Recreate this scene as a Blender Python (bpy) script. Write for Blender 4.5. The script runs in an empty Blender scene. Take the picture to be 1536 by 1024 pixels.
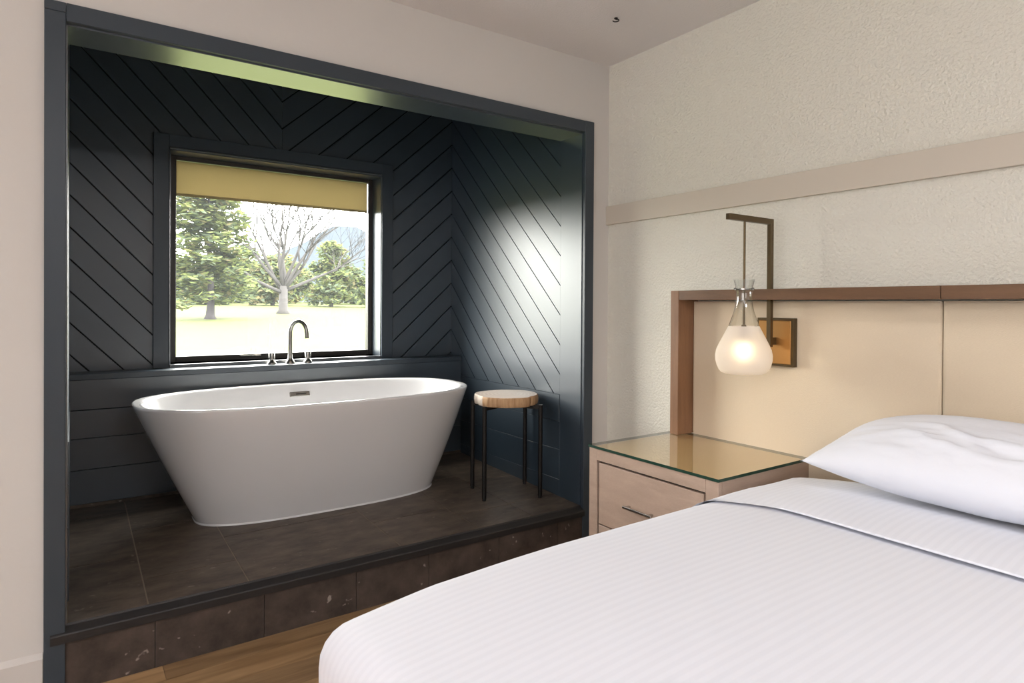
import bpy, bmesh, math, random
from mathutils import Vector, Matrix, noise

random.seed(7)
sc = bpy.context.scene
C = sc.collection
PI = math.pi

# ------------------------------------------------------------------ materials
def new_mat(name):
    m = bpy.data.materials.new(name)
    m.use_nodes = True
    nt = m.node_tree
    nt.nodes.clear()
    out = nt.nodes.new('ShaderNodeOutputMaterial')
    return m, nt, out

def pbr(name, col, rough=0.5, metal=0.0, spec=0.5, coat=0.0, bump=None, var=None, sheen=0.0, coat_rough=0.1, coat_ior=1.8, speck=None):
    """bump=(scale, strength, distance[, stretch xyz]); var=(scale, colour2, contrast[, stretch])"""
    m, nt, out = new_mat(name)
    b = nt.nodes.new('ShaderNodeBsdfPrincipled')
    b.inputs['Base Color'].default_value = (*col, 1)
    b.inputs['Roughness'].default_value = rough
    b.inputs['Metallic'].default_value = metal
    b.inputs['Specular IOR Level'].default_value = spec
    b.inputs['Coat Weight'].default_value = coat
    b.inputs['Coat Roughness'].default_value = coat_rough
    b.inputs['Coat IOR'].default_value = coat_ior
    b.inputs['Sheen Weight'].default_value = sheen
    nt.links.new(b.outputs[0], out.inputs[0])
    if bump or var:
        tc = nt.nodes.new('ShaderNodeTexCoord')
    def mapped(stretch):
        if not stretch:
            return tc.outputs['Object']
        mp = nt.nodes.new('ShaderNodeMapping')
        mp.inputs['Scale'].default_value = stretch
        nt.links.new(tc.outputs['Object'], mp.inputs[0])
        return mp.outputs[0]
    if var:
        n = nt.nodes.new('ShaderNodeTexNoise')
        n.inputs['Scale'].default_value = var[0]
        n.inputs['Detail'].default_value = 6
        n.inputs['Roughness'].default_value = 0.65
        nt.links.new(mapped(var[3] if len(var) > 3 else None), n.inputs['Vector'])
        r = nt.nodes.new('ShaderNodeMapRange')
        r.inputs[1].default_value = 0.5 - 0.5 / var[2]
        r.inputs[2].default_value = 0.5 + 0.5 / var[2]
        nt.links.new(n.outputs['Fac'], r.inputs[0])
        mx = nt.nodes.new('ShaderNodeMix'); mx.data_type = 'RGBA'
        mx.inputs[6].default_value = (*col, 1)
        mx.inputs[7].default_value = (*var[1], 1)
        nt.links.new(r.outputs[0], mx.inputs[0])
        nt.links.new(mx.outputs[2], b.inputs['Base Color'])
        if speck:
            sn = nt.nodes.new('ShaderNodeTexNoise'); sn.inputs['Scale'].default_value = speck[0]; sn.inputs['Detail'].default_value = 2
            nt.links.new(mapped(speck[3] if len(speck) > 3 else None), sn.inputs['Vector'])
            sr = nt.nodes.new('ShaderNodeMapRange'); sr.inputs[1].default_value = speck[2]; sr.inputs[2].default_value = speck[2] + 0.05
            nt.links.new(sn.outputs['Fac'], sr.inputs[0])
            m2 = nt.nodes.new('ShaderNodeMix'); m2.data_type = 'RGBA'; m2.inputs[7].default_value = (*speck[1], 1)
            nt.links.new(sr.outputs[0], m2.inputs[0]); nt.links.new(mx.outputs[2], m2.inputs[6])
            nt.links.new(m2.outputs[2], b.inputs['Base Color'])
    if bump:
        n = nt.nodes.new('ShaderNodeTexNoise')
        n.inputs['Scale'].default_value = bump[0]
        n.inputs['Detail'].default_value = 3
        nt.links.new(mapped(bump[3] if len(bump) > 3 else None), n.inputs['Vector'])
        bp = nt.nodes.new('ShaderNodeBump')
        bp.inputs['Strength'].default_value = bump[1]
        bp.inputs['Distance'].default_value = bump[2]
        nt.links.new(n.outputs['Fac'], bp.inputs['Height'])
        nt.links.new(bp.outputs[0], b.inputs['Normal'])
    return m

def wood_mat(name, c1, c2, stretch, scale, rough=0.45, spec=0.4, fine=60):
    m, nt, out = new_mat(name)
    b = nt.nodes.new('ShaderNodeBsdfPrincipled')
    b.inputs['Roughness'].default_value = rough
    b.inputs['Specular IOR Level'].default_value = spec
    nt.links.new(b.outputs[0], out.inputs[0])
    tc = nt.nodes.new('ShaderNodeTexCoord')
    mp = nt.nodes.new('ShaderNodeMapping'); mp.inputs['Scale'].default_value = stretch
    nt.links.new(tc.outputs['Object'], mp.inputs[0])
    n = nt.nodes.new('ShaderNodeTexNoise'); n.inputs['Scale'].default_value = scale
    n.inputs['Detail'].default_value = 8; n.inputs['Distortion'].default_value = 0.6
    nt.links.new(mp.outputs[0], n.inputs['Vector'])
    n2 = nt.nodes.new('ShaderNodeTexNoise'); n2.inputs['Scale'].default_value = fine
    n2.inputs['Detail'].default_value = 4
    nt.links.new(mp.outputs[0], n2.inputs['Vector'])
    ad = nt.nodes.new('ShaderNodeMath'); ad.operation = 'MULTIPLY_ADD'
    ad.inputs[1].default_value = 0.45
    nt.links.new(n2.outputs['Fac'], ad.inputs[0]); nt.links.new(n.outputs['Fac'], ad.inputs[2])
    r = nt.nodes.new('ShaderNodeMapRange'); r.inputs[1].default_value = 0.5; r.inputs[2].default_value = 0.95
    nt.links.new(ad.outputs[0], r.inputs[0])
    mx = nt.nodes.new('ShaderNodeMix'); mx.data_type = 'RGBA'
    mx.inputs[6].default_value = (*c1, 1); mx.inputs[7].default_value = (*c2, 1)
    nt.links.new(r.outputs[0], mx.inputs[0]); nt.links.new(mx.outputs[2], b.inputs['Base Color'])
    bp = nt.nodes.new('ShaderNodeBump'); bp.inputs['Strength'].default_value = 0.15; bp.inputs['Distance'].default_value = 0.002
    nt.links.new(n2.outputs['Fac'], bp.inputs['Height']); nt.links.new(bp.outputs[0], b.inputs['Normal'])
    return m

def fabric_stripes(name, c1, c2, period, axis='Y', bump=0.15):
    m, nt, out = new_mat(name)
    b = nt.nodes.new('ShaderNodeBsdfPrincipled')
    b.inputs['Roughness'].default_value = 0.75
    b.inputs['Specular IOR Level'].default_value = 0.25
    b.inputs['Sheen Weight'].default_value = 0.15
    nt.links.new(b.outputs[0], out.inputs[0])
    tc = nt.nodes.new('ShaderNodeTexCoord')
    w = nt.nodes.new('ShaderNodeTexWave'); w.wave_type = 'BANDS'; w.bands_direction = axis
    w.wave_profile = 'SIN'
    w.inputs['Scale'].default_value = 2 * PI / (20 * period)
    w.inputs['Distortion'].default_value = 0.15
    w.inputs['Detail'].default_value = 1
    nt.links.new(tc.outputs['UV'], w.inputs['Vector'])
    r = nt.nodes.new('ShaderNodeMapRange'); r.inputs[1].default_value = 0.3; r.inputs[2].default_value = 0.7
    nt.links.new(w.outputs['Fac'], r.inputs[0])
    mx = nt.nodes.new('ShaderNodeMix'); mx.data_type = 'RGBA'
    mx.inputs[6].default_value = (*c1, 1); mx.inputs[7].default_value = (*c2, 1)
    nt.links.new(r.outputs[0], mx.inputs[0]); nt.links.new(mx.outputs[2], b.inputs['Base Color'])
    bp = nt.nodes.new('ShaderNodeBump'); bp.inputs['Strength'].default_value = bump; bp.inputs['Distance'].default_value = 0.002
    nt.links.new(r.outputs[0], bp.inputs['Height']); nt.links.new(bp.outputs[0], b.inputs['Normal'])
    return m

def glass_mat(name, tint, refl_boost=1.0, haze=0.0, haze_col=(1, 1, 1), ior=1.5):
    """thin clear glass: fresnel reflection over tinted transparency, optionally a translucent veil painting outdoor haze"""
    m, nt, out = new_mat(name)
    lw = nt.nodes.new('ShaderNodeLayerWeight'); lw.inputs['Blend'].default_value = 0.5
    pw = nt.nodes.new('ShaderNodeMath'); pw.operation = 'POWER'; pw.inputs[1].default_value = 5
    nt.links.new(lw.outputs['Facing'], pw.inputs[0])
    fr = nt.nodes.new('ShaderNodeMath'); fr.operation = 'MULTIPLY_ADD'; fr.inputs[1].default_value = 0.95; fr.inputs[2].default_value = 0.045
    nt.links.new(pw.outputs[0], fr.inputs[0])
    tr = nt.nodes.new('ShaderNodeBsdfTransparent'); tr.inputs[0].default_value = (*tint, 1)
    gl = nt.nodes.new('ShaderNodeBsdfGlossy'); gl.inputs['Roughness'].default_value = 0.02
    ml = nt.nodes.new('ShaderNodeMath'); ml.operation = 'MULTIPLY'; ml.inputs[1].default_value = refl_boost
    nt.links.new(fr.outputs[0], ml.inputs[0])
    mx = nt.nodes.new('ShaderNodeMixShader')
    nt.links.new(ml.outputs[0], mx.inputs[0])
    base = tr.outputs[0]
    if haze > 0:
        tl = nt.nodes.new('ShaderNodeBsdfTranslucent'); tl.inputs[0].default_value = (*haze_col, 1)
        mh = nt.nodes.new('ShaderNodeMixShader'); mh.inputs[0].default_value = haze
        nt.links.new(tr.outputs[0], mh.inputs[1]); nt.links.new(tl.outputs[0], mh.inputs[2])
        base = mh.outputs[0]
    nt.links.new(base, mx.inputs[1]); nt.links.new(gl.outputs[0], mx.inputs[2])
    nt.links.new(mx.outputs[0], out.inputs[0])
    return m

def translucent_mat(name, col, tcol, fac, rough=0.9):
    m, nt, out = new_mat(name)
    d = nt.nodes.new('ShaderNodeBsdfDiffuse'); d.inputs[0].default_value = (*col, 1)
    t = nt.nodes.new('ShaderNodeBsdfTranslucent'); t.inputs[0].default_value = (*tcol, 1)
    mx = nt.nodes.new('ShaderNodeMixShader'); mx.inputs[0].default_value = fac
    nt.links.new(d.outputs[0], mx.inputs[1]); nt.links.new(t.outputs[0], mx.inputs[2])
    nt.links.new(mx.outputs[0], out.inputs[0])
    return m

M = {}
M['plaster'] = pbr('plaster_smooth', (0.63, 0.60, 0.565), 0.85, spec=0.2, bump=(45, 0.12, 0.004))
M['stucco'] = pbr('plaster_textured', (0.765, 0.74, 0.655), 0.85, spec=0.2, bump=(95, 0.9, 0.008))
M['ceiling'] = pbr('ceiling_textured', (0.78, 0.745, 0.735), 0.9, spec=0.15, bump=(120, 0.5, 0.005))
M['nearwall'] = pbr('near_wall_darkened', (0.30, 0.27, 0.24), 0.85, spec=0.2)  # unseen wall, colour darkened so it bounces less light
M['rail'] = pbr('rail_paint', (0.60, 0.54, 0.455), 0.55, spec=0.35)
M['baseboard'] = pbr('baseboard_paint', (0.60, 0.565, 0.53), 0.5, spec=0.4)
M['slate'] = pbr('slate_blue_paint', (0.022, 0.035, 0.048), 0.38, spec=1.0, coat=1.0, coat_rough=0.27, bump=(30, 0.06, 0.002, (1, 1, 12)))
M['slate_board'] = pbr('slate_board_paint', (0.019, 0.034, 0.050), 0.46, spec=0.6, coat=1.0, coat_rough=0.36, coat_ior=1.52, bump=(30, 0.08, 0.002, (1, 1, 12)))
M['slate_trim'] = pbr('slate_trim_paint', (0.033, 0.045, 0.058), 0.38, spec=0.5, bump=(30, 0.05, 0.002, (8, 8, 1)))
M['groove'] = pbr('groove_paint', (0.008, 0.011, 0.014), 0.6, spec=0.2)
M['tile'] = pbr('dark_stone_tile', (0.042, 0.030, 0.021), 0.45, spec=0.4, var=(8, (0.135, 0.102, 0.075), 2.6, (1, 2.2, 1)), bump=(60, 0.12, 0.002), speck=(26, (0.20, 0.165, 0.135), 0.70, (1, 1.8, 1)))
M['riser'] = pbr('riser_stone_tile', (0.029, 0.021, 0.017), 0.5, spec=0.4, var=(9, (0.085, 0.062, 0.050), 2.6), bump=(60, 0.15, 0.002), speck=(30, (0.26, 0.22, 0.19), 0.70))
M['grout'] = pbr('tile_grout', (0.27, 0.225, 0.175), 0.8, spec=0.2)
M['nosing'] = pbr('nosing_stone', (0.015, 0.0135, 0.0135), 0.42, spec=0.5, bump=(90, 0.2, 0.002))
M['oakfloor'] = wood_mat('oak_floor', (0.30, 0.165, 0.065), (0.17, 0.085, 0.032), (1.2, 14, 14), 2.2, 0.42)
M['walnut'] = wood_mat('headboard_wood', (0.285, 0.150, 0.080), (0.21, 0.108, 0.057), (9, 9, 1.0), 4.0, 0.45)
M['walnut_h'] = wood_mat('headboard_rail_wood', (0.170, 0.090, 0.047), (0.120, 0.063, 0.032), (9, 1, 9), 4.0, 0.45)
M['ash'] = wood_mat('nightstand_wood', (0.47, 0.345, 0.270), (0.395, 0.285, 0.22), (1, 2.2, 9), 3.0, 0.5, fine=40)
M['ash_top'] = pbr('nightstand_top_tan', (0.86, 0.63, 0.33), 0.5)
M['linen'] = pbr('headboard_linen', (0.74, 0.62, 0.465), 0.85, spec=0.15, sheen=0.2, bump=(260, 0.35, 0.002, (1, 1, 3)), var=(160, (0.66, 0.545, 0.40), 1.6, (1, 1, 5)))
M['piping'] = pbr('headboard_piping', (0.80, 0.69, 0.53), 0.8, spec=0.15)
M['porcelain'] = pbr('tub_acrylic', (0.70, 0.69, 0.69), 0.12, spec=0.5, coat=0.6, coat_rough=0.05)
M['nickel'] = pbr('brushed_nickel', (0.32, 0.31, 0.29), 0.24, metal=1.0)
M['steel'] = pbr('handle_steel', (0.50, 0.48, 0.46), 0.25, metal=1.0)
M['bronze'] = pbr('sconce_bronze', (0.115, 0.080, 0.040), 0.38, metal=0.75, spec=0.5)
M['brass'] = pbr('plate_brass', (0.48, 0.25, 0.085), 0.40, metal=0.8, bump=(20, 0.1, 0.002, (1, 12, 1)))
M['iron'] = pbr('table_iron', (0.016, 0.014, 0.013), 0.45, metal=0.6)
M['bark'] = pbr('log_edge', (0.60, 0.40, 0.23), 0.7, spec=0.3, var=(45, (0.30, 0.15, 0.065), 2.2, (1, 1, 0.10)), bump=(40, 0.5, 0.004, (1, 1, 0.2)))
M['pale_bark'] = pbr('log_pale_edge', (0.80, 0.70, 0.60), 0.8, spec=0.2, bump=(70, 0.6, 0.006))
M['frame'] = pbr('window_frame_metal', (0.022, 0.019, 0.016), 0.4, spec=0.45)
M['duvet'] = fabric_stripes('duvet_sateen', (0.785, 0.795, 0.86), (0.76, 0.77, 0.835), 0.021, 'Y', 0.06)
M['fold'] = fabric_stripes('duvet_fold_sateen', (0.775, 0.785, 0.85), (0.75, 0.76, 0.825), 0.021, 'Y', 0.06)
M['pillow'] = pbr('pillow_cotton', (0.785, 0.795, 0.85), 0.75, spec=0.2, sheen=0.15, bump=(14, 0.25, 0.012))
M['sheet'] = pbr('fitted_sheet', (0.80, 0.78, 0.765), 0.8, spec=0.2)
M['bedbase'] = pbr('bed_base_fabric', (0.20, 0.17, 0.14), 0.9, spec=0.2)
M['dark'] = pbr('recess_shade', (0.02, 0.018, 0.016), 0.7)  # near-black colour standing in for shade inside gaps and slots
M['pane'] = glass_mat('window_glass', (0.97, 0.985, 0.975), 1.0, haze=0.009, haze_col=(0.88, 0.95, 1.0))  # translucent share puts outdoor haze onto the clear pane
M['topglass'] = glass_mat('table_glass', (0.97, 0.97, 0.93), 1.7)
M['glassedge'] = pbr('table_glass_edge', (0.02, 0.055, 0.038), 0.15, spec=0.6)
M['clearglass'] = glass_mat('lamp_clear_glass', (0.95, 0.965, 0.955), 2.6)
M['blind'] = translucent_mat('blind_fabric', (0.50, 0.42, 0.28), (0.245, 0.212, 0.135), 0.75)
M['hem'] = translucent_mat('blind_hem', (0.42, 0.35, 0.22), (0.1696, 0.1484, 0.1007), 0.6)
M['lawn'] = pbr('lawn_grass', (0.044, 0.0535, 0.0170), 0.9, spec=0.05, var=(0.30, (0.049, 0.056, 0.021), 1.5))
M['leaf_light'] = translucent_mat('foliage_light', (0.1014, 0.1220, 0.0510), (0.1216, 0.1423, 0.0486), 0.45)
M['leaf_dark'] = translucent_mat('foliage_deep', (0.0634, 0.0809, 0.0546), (0.0768, 0.0962, 0.0533), 0.40)
M['leaf_gold'] = translucent_mat('foliage_gold', (0.1255, 0.1129, 0.0646), (0.1321, 0.1181, 0.0571), 0.40)
M['trunk'] = pbr('tree_bark', (0.0318, 0.0292, 0.0318), 0.9, spec=0.1)
M['bare'] = pbr('bare_tree_bark', (0.0371, 0.0350, 0.0350), 0.9, spec=0.1)
M['hill'] = pbr('hill_haze', (0.0265, 0.0318, 0.0387), 1.0, spec=0.0)

def frosted():
    m, nt, out = new_mat('lamp_frosted_glass')
    t = nt.nodes.new('ShaderNodeBsdfTranslucent'); t.inputs[0].default_value = (0.95, 0.90, 0.84, 1)
    d = nt.nodes.new('ShaderNodeBsdfDiffuse'); d.inputs[0].default_value = (0.85, 0.82, 0.80, 1)
    rf = nt.nodes.new('ShaderNodeBsdfRefraction'); rf.inputs['IOR'].default_value = 1.3; rf.inputs['Roughness'].default_value = 0.8
    rf.inputs[0].default_value = (1, 0.97, 0.93, 1)
    m1 = nt.nodes.new('ShaderNodeMixShader'); m1.inputs[0].default_value = 0.72
    nt.links.new(t.outputs[0], m1.inputs[1]); nt.links.new(d.outputs[0], m1.inputs[2])
    m2 = nt.nodes.new('ShaderNodeMixShader'); m2.inputs[0].default_value = 0.25
    nt.links.new(m1.outputs[0], m2.inputs[1]); nt.links.new(rf.outputs[0], m2.inputs[2])
    nt.links.new(m2.outputs[0], out.inputs[0])
    return m
M['frost'] = frosted()

def emit(name, col, s):
    m, nt, out = new_mat(name)
    e = nt.nodes.new('ShaderNodeEmission'); e.inputs[0].default_value = (*col, 1); e.inputs[1].default_value = s
    nt.links.new(e.outputs[0], out.inputs[0])
    return m
M['bulb'] = emit('bulb_glow', (1.0, 0.74, 0.40), 10)

def log_top():
    m, nt, out = new_mat('log_rings')
    b = nt.nodes.new('ShaderNodeBsdfPrincipled'); b.inputs['Roughness'].default_value = 0.38
    nt.links.new(b.outputs[0], out.inputs[0])
    tc = nt.nodes.new('ShaderNodeTexCoord')
    w = nt.nodes.new('ShaderNodeTexWave'); w.wave_type = 'RINGS'; w.rings_direction = 'Z'
    w.inputs['Scale'].default_value = 16; w.inputs['Distortion'].default_value = 3.5; w.inputs['Detail'].default_value = 3
    w.inputs['Detail Scale'].default_value = 1.5
    nt.links.new(tc.outputs['Object'], w.inputs['Vector'])
    n = nt.nodes.new('ShaderNodeTexNoise'); n.inputs['Scale'].default_value = 9
    nt.links.new(tc.outputs['Object'], n.inputs['Vector'])
    mx = nt.nodes.new('ShaderNodeMix'); mx.data_type = 'RGBA'
    mx.inputs[6].default_value = (0.60, 0.51, 0.44, 1); mx.inputs[7].default_value = (0.42, 0.33, 0.28, 1)
    mu = nt.nodes.new('ShaderNodeMath'); mu.operation = 'MULTIPLY'
    nt.links.new(w.outputs['Fac'], mu.inputs[0]); nt.links.new(n.outputs['Fac'], mu.inputs[1])
    nt.links.new(mu.outputs[0], mx.inputs[0]); nt.links.new(mx.outputs[2], b.inputs['Base Color'])
    return m
M['logtop'] = log_top()

# ------------------------------------------------------------------ mesh helpers
ORIG = {}          # world origin of every object we make

def obj(name, bm, mat, parent=None, smooth=False, origin=None, angle=None):
    base = ORIG[parent.name] if parent is not None else Vector(origin or (0, 0, 0))
    bmesh.ops.recalc_face_normals(bm, faces=bm.faces)
    if base.length:
        bm.transform(Matrix.Translation(-base))
    me = bpy.data.meshes.new(name)
    bm.to_mesh(me); bm.free()
    for mm in (mat if isinstance(mat, (list, tuple)) else [mat]):
        me.materials.append(mm)
    if smooth:
        for p in me.polygons:
            p.use_smooth = True
        if angle:
            try:
                me.set_sharp_from_angle(angle=math.radians(angle))
            except Exception:
                pass
    o = bpy.data.objects.new(name, me)
    C.objects.link(o)
    if parent is not None:
        o.parent = parent
    else:
        o.location = base
    ORIG[o.name] = base
    return o

def thing(name, label, cat, loc=(0, 0, 0), group=None):
    o = bpy.data.objects.new(name, None)
    o.empty_display_size = 0.1
    C.objects.link(o)
    o.location = loc
    ORIG[o.name] = Vector(loc)
    return tag(o, label, cat, group)

def tag(o, label, cat, group=None, kind=None):
    o['label'] = label; o['category'] = cat
    if group: o['group'] = group
    if kind: o['kind'] = kind
    return o

def struct(o, label=None, cat=None):
    o['kind'] = 'structure'
    if label: o['label'] = label
    if cat: o['category'] = cat
    return o

def box(bm, x0, x1, y0, y1, z0, z1, bev=0.0, seg=2, mi=0):
    if x0 > x1: x0, x1 = x1, x0
    if y0 > y1: y0, y1 = y1, y0
    if z0 > z1: z0, z1 = z1, z0
    v = [bm.verts.new((x, y, z)) for z in (z0, z1) for y in (y0, y1) for x in (x0, x1)]
    fs = [(0, 2, 3, 1), (4, 5, 7, 6), (0, 1, 5, 4), (2, 6, 7, 3), (0, 4, 6, 2), (1, 3, 7, 5)]
    F = [bm.faces.new([v[i] for i in f]) for f in fs]
    for f in F: f.material_index = mi
    if bev > 0:
        es = list({e for f in F for e in f.edges})
        bmesh.ops.bevel(bm, geom=es, offset=bev, segments=seg, affect='EDGES', profile=0.5)
    return F

def prism(bm, pts, off, mi=0):
    """polygon of 3-D points extruded by the vector off"""
    a = [bm.verts.new(p) for p in pts]
    b = [bm.verts.new(Vector(p) + Vector(off)) for p in pts]
    n = len(a)
    fs = [bm.faces.new(a), bm.faces.new(b[::-1])]
    for i in range(n):
        fs.append(bm.faces.new((a[i], a[(i + 1) % n], b[(i + 1) % n], b[i])))
    for f in fs: f.material_index = mi
    return fs

def tube(bm, pts, rad, seg=10, caps=True):
    pts = [Vector(p) for p in pts]
    if not isinstance(rad, (list, tuple)): rad = [rad] * len(pts)
    rings = []
    up = Vector((0, 0, 1))
    prev = None
    for i, p in enumerate(pts):
        d = (pts[min(i + 1, len(pts) - 1)] - pts[max(i - 1, 0)]).normalized()
        if prev is None:
            a = d.cross(up)
            if a.length < 1e-3: a = d.cross(Vector((1, 0, 0)))
        else:
            a = prev - d * prev.dot(d)
        a.normalize(); prev = a
        b = d.cross(a)
        rings.append([bm.verts.new(p + (a * math.cos(t) + b * math.sin(t)) * rad[i]) for t in [2 * PI * k / seg for k in range(seg)]])
    for r0, r1 in zip(rings, rings[1:]):
        for k in range(seg):
            bm.faces.new((r0[k], r0[(k + 1) % seg], r1[(k + 1) % seg], r1[k]))
    if caps:
        bm.faces.new(rings[0][::-1]); bm.faces.new(rings[-1])
    return rings

def lathe(bm, prof, cx, cy, seg=32, cap0=False, cap1=False):
    rings = []
    for r, z in prof:
        rings.append([bm.verts.new((cx + r * math.cos(2 * PI * k / seg), cy + r * math.sin(2 * PI * k / seg), z)) for k in range(seg)])
    for r0, r1 in zip(rings, rings[1:]):
        for k in range(seg):
            bm.faces.new((r0[k], r0[(k + 1) % seg], r1[(k + 1) % seg], r1[k]))
    if cap0: bm.faces.new(rings[0][::-1])
    if cap1: bm.faces.new(rings[-1])
    return rings

def NB():
    return bmesh.new()

def clip(poly, f):
    """keep the part of a 2-D polygon where f(p) >= 0 (f linear)"""
    out = []
    for i in range(len(poly)):
        a, b = poly[i], poly[(i + 1) % len(poly)]
        fa, fb = f(a), f(b)
        if fa >= 0: out.append(a)
        if fa * fb < 0:
            t = fa / (fa - fb)
            out.append((a[0] + (b[0] - a[0]) * t, a[1] + (b[1] - a[1]) * t))
    return out

def strips(rect, m, c, s, gap):
    """parallel slanted boards: lines v = m*u + c + k*s clipped to rect (u0,u1,v0,v1)"""
    u0, u1, v0, v1 = rect
    R = [(u0, v0), (u1, v0), (u1, v1), (u0, v1)]
    g = [q[1] - m * q[0] - c for q in R]
    res = []
    for k in range(int(math.floor(min(g) / s)) - 1, int(math.ceil(max(g) / s)) + 1):
        lo, hi = c + k * s + gap / 2, c + (k + 1) * s - gap / 2
        p = clip(R, lambda q: q[1] - m * q[0] - lo)
        if len(p) > 2: p = clip(p, lambda q: hi - (q[1] - m * q[0]))
        if len(p) > 2: res.append(p)
    return res

# ------------------------------------------------------------------ dimensions (metres)
XL, XR = -2.2585, -0.1794         # alcove side walls
YB, YL = 1.307, 1.174             # alcove back wall, face of the low box wall
ZC = 2.418                        # bedroom ceiling
ZH = 2.048                        # underside of the header
ZLED = 0.868                      # top of the ledge
RX0, RY0 = -5.2, -5.2             # far corners of the bedroom
def zf(y): return 0.212 + 0.03 * y  # alcove floor falls slightly to the step
S = 0.1525                        # vertical pitch of the diagonal boards
GAP = 0.0105

# ------------------------------------------------------------------ bedroom shell
bm = NB(); box(bm, RX0, 0.2, RY0, 0.17, -0.06, 0.0)
FL = obj('floor', bm, M['oakfloor']); struct(FL, 'warm oak plank floor below the stone step', 'floor')
# oak plank pattern is cut into the floor as shallow joints
bm = NB(); box(bm, RX0, 0.2, RY0, 0.17, ZC, ZC + 0.05)
CE = obj('ceiling', bm, M['ceiling']); struct(CE, 'textured off-white ceiling', 'ceiling')
bm = NB(); box(bm, 0.0, 0.2, RY0, 0.16, 0, ZC)
WR = obj('wall_right', bm, M['stucco']); struct(WR, 'textured cream wall behind the headboard', 'wall')
# wall around the alcove opening
bm = NB()
box(bm, RX0, XL - 0.02, 0, 0.16, 0, ZC)
box(bm, XR + 0.02, 0.0, 0, 0.16, 0, ZC)
box(bm, XL - 0.02, XR + 0.02, 0, 0.15, ZH + 0.02, ZC)
WL = obj('wall_left', bm, M['plaster']); struct(WL, 'smooth cream wall around the bath alcove opening', 'wall')
# walls behind the camera
bm = NB(); box(bm, RX0 - 0.15, RX0, RY0, 0.16, 0, ZC)
WF = obj('wall_far', bm, M['plaster']); struct(WF, 'cream bedroom wall opposite the headboard', 'wall')
bm = NB(); box(bm, RX0, 0.2, RY0 - 0.15, RY0, 0, ZC)
WN = obj('wall_near', bm, M['nearwall']); struct(WN, 'bedroom wall behind the viewpoint, darkened to soak up light', 'wall')
# baseboard left of the alcove
bm = NB()
prism(bm, [(RX0, 0, 0), (RX0, -0.013, 0), (RX0, -0.013, 0.126), (RX0, 0, 0.141)], (-2.318 - RX0, 0, 0))
struct(obj('baseboard_left', bm, M['baseboard']), 'low cream baseboard left of the alcove', 'baseboard')
# wide flat rail on the right wall
bm = NB(); box(bm, -0.018, 0.0, RY0, -0.0005, 1.6105, 1.7045, 0.002)
struct(obj('trim_right', bm, M['rail']), 'flat beige rail board high on the headboard wall', 'trim')

# oak planks: separate boards laid with hairline joints
bm = NB()
yy = RY0 + 0.01; row = 0
while yy < -0.02:
    y1 = min(yy + 0.127, -0.013)
    x = RX0 + (row * 0.73) % 1.3 - 1.3
    while x < -0.01:
        a, b = max(x + 0.001, RX0 + 0.01), min(x + 1.3, -0.002)
        if b > a + 0.01: box(bm, a, b, yy + 0.0006, y1 - 0.0006, 0.0, 0.004)
        x += 1.3
    yy += 0.127; row += 1
def plank_mat():
    m, nt, out = new_mat('oak_planks')
    b = nt.nodes.new('ShaderNodeBsdfPrincipled'); b.inputs['Roughness'].default_value = 0.40
    nt.links.new(b.outputs[0], out.inputs[0])
    tc = nt.nodes.new('ShaderNodeTexCoord')
    mp = nt.nodes.new('ShaderNodeMapping'); mp.inputs['Scale'].default_value = (1.4, 16, 1)
    nt.links.new(tc.outputs['Object'], mp.inputs[0])
    n = nt.nodes.new('ShaderNodeTexNoise'); n.inputs['Scale'].default_value = 2.0; n.inputs['Detail'].default_value = 9; n.inputs['Distortion'].default_value = 0.7
    nt.links.new(mp.outputs[0], n.inputs['Vector'])
    at = nt.nodes.new('ShaderNodeNewGeometry')
    r = nt.nodes.new('ShaderNodeMapRange'); r.inputs[1].default_value = 0.3; r.inputs[2].default_value = 0.72
    nt.links.new(n.outputs['Fac'], r.inputs[0])
    mx = nt.nodes.new('ShaderNodeMix'); mx.data_type = 'RGBA'
    mx.inputs[6].default_value = (0.23, 0.130, 0.056, 1); mx.inputs[7].default_value = (0.43, 0.27, 0.135, 1)
    nt.links.new(r.outputs[0], mx.inputs[0])
    hs = nt.nodes.new('ShaderNodeHueSaturation')
    mr = nt.nodes.new('ShaderNodeMapRange'); mr.inputs[3].default_value = 0.7; mr.inputs[4].default_value = 1.35
    nt.links.new(at.outputs['Random Per Island'], mr.inputs[0]); nt.links.new(mr.outputs[0], hs.inputs['Value'])
    nt.links.new(mx.outputs[2], hs.inputs['Color']); nt.links.new(hs.outputs[0], b.inputs['Base Color'])
    return m
PL = obj('planks', bm, plank_mat(), FL)

# ------------------------------------------------------------------ alcove shell
bm = NB()
prism(bm, [(XL - 0.015, -0.0015, 0), (XL - 0.015, YB + 0.1, 0), (XL - 0.015, YB + 0.1, zf(YB + 0.1) - 0.0025), (XL - 0.015, -0.0015, zf(0) - 0.0025)], (XR - XL + 0.03, 0, 0))
FA = obj('floor_alcove', bm, M['grout']); struct(FA, 'raised dark tiled floor of the bath alcove', 'floor')
# dark stone tiles with grout joints
bm = NB()
cols = [(XL, -2.04, [0.45, 1.0]), (-2.04, -1.728, [0.21, 0.735]), (-1.728, -1.14, [0.47, 1.0]), (-1.14, -0.765, [0.30, 0.85]), (-0.765, -0.47, [0.19, 0.72]), (-0.47, XR, [0.20, 0.60])]
g = 0.0022
for x0, x1, js in cols:
    ys = [0.0] + js + [YB + 0.02]
    for y0, y1 in zip(ys, ys[1:]):
        a, b = y0 + g, y1 - g
        prism(bm, [(x0 + g, a, zf(a) - 0.015), (x0 + g, b, zf(b) - 0.015), (x0 + g, b, zf(b)), (x0 + g, a, zf(a))], (x1 - x0 - 2 * g, 0, 0))
obj('tiles', bm, M['tile'], FA)
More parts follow.
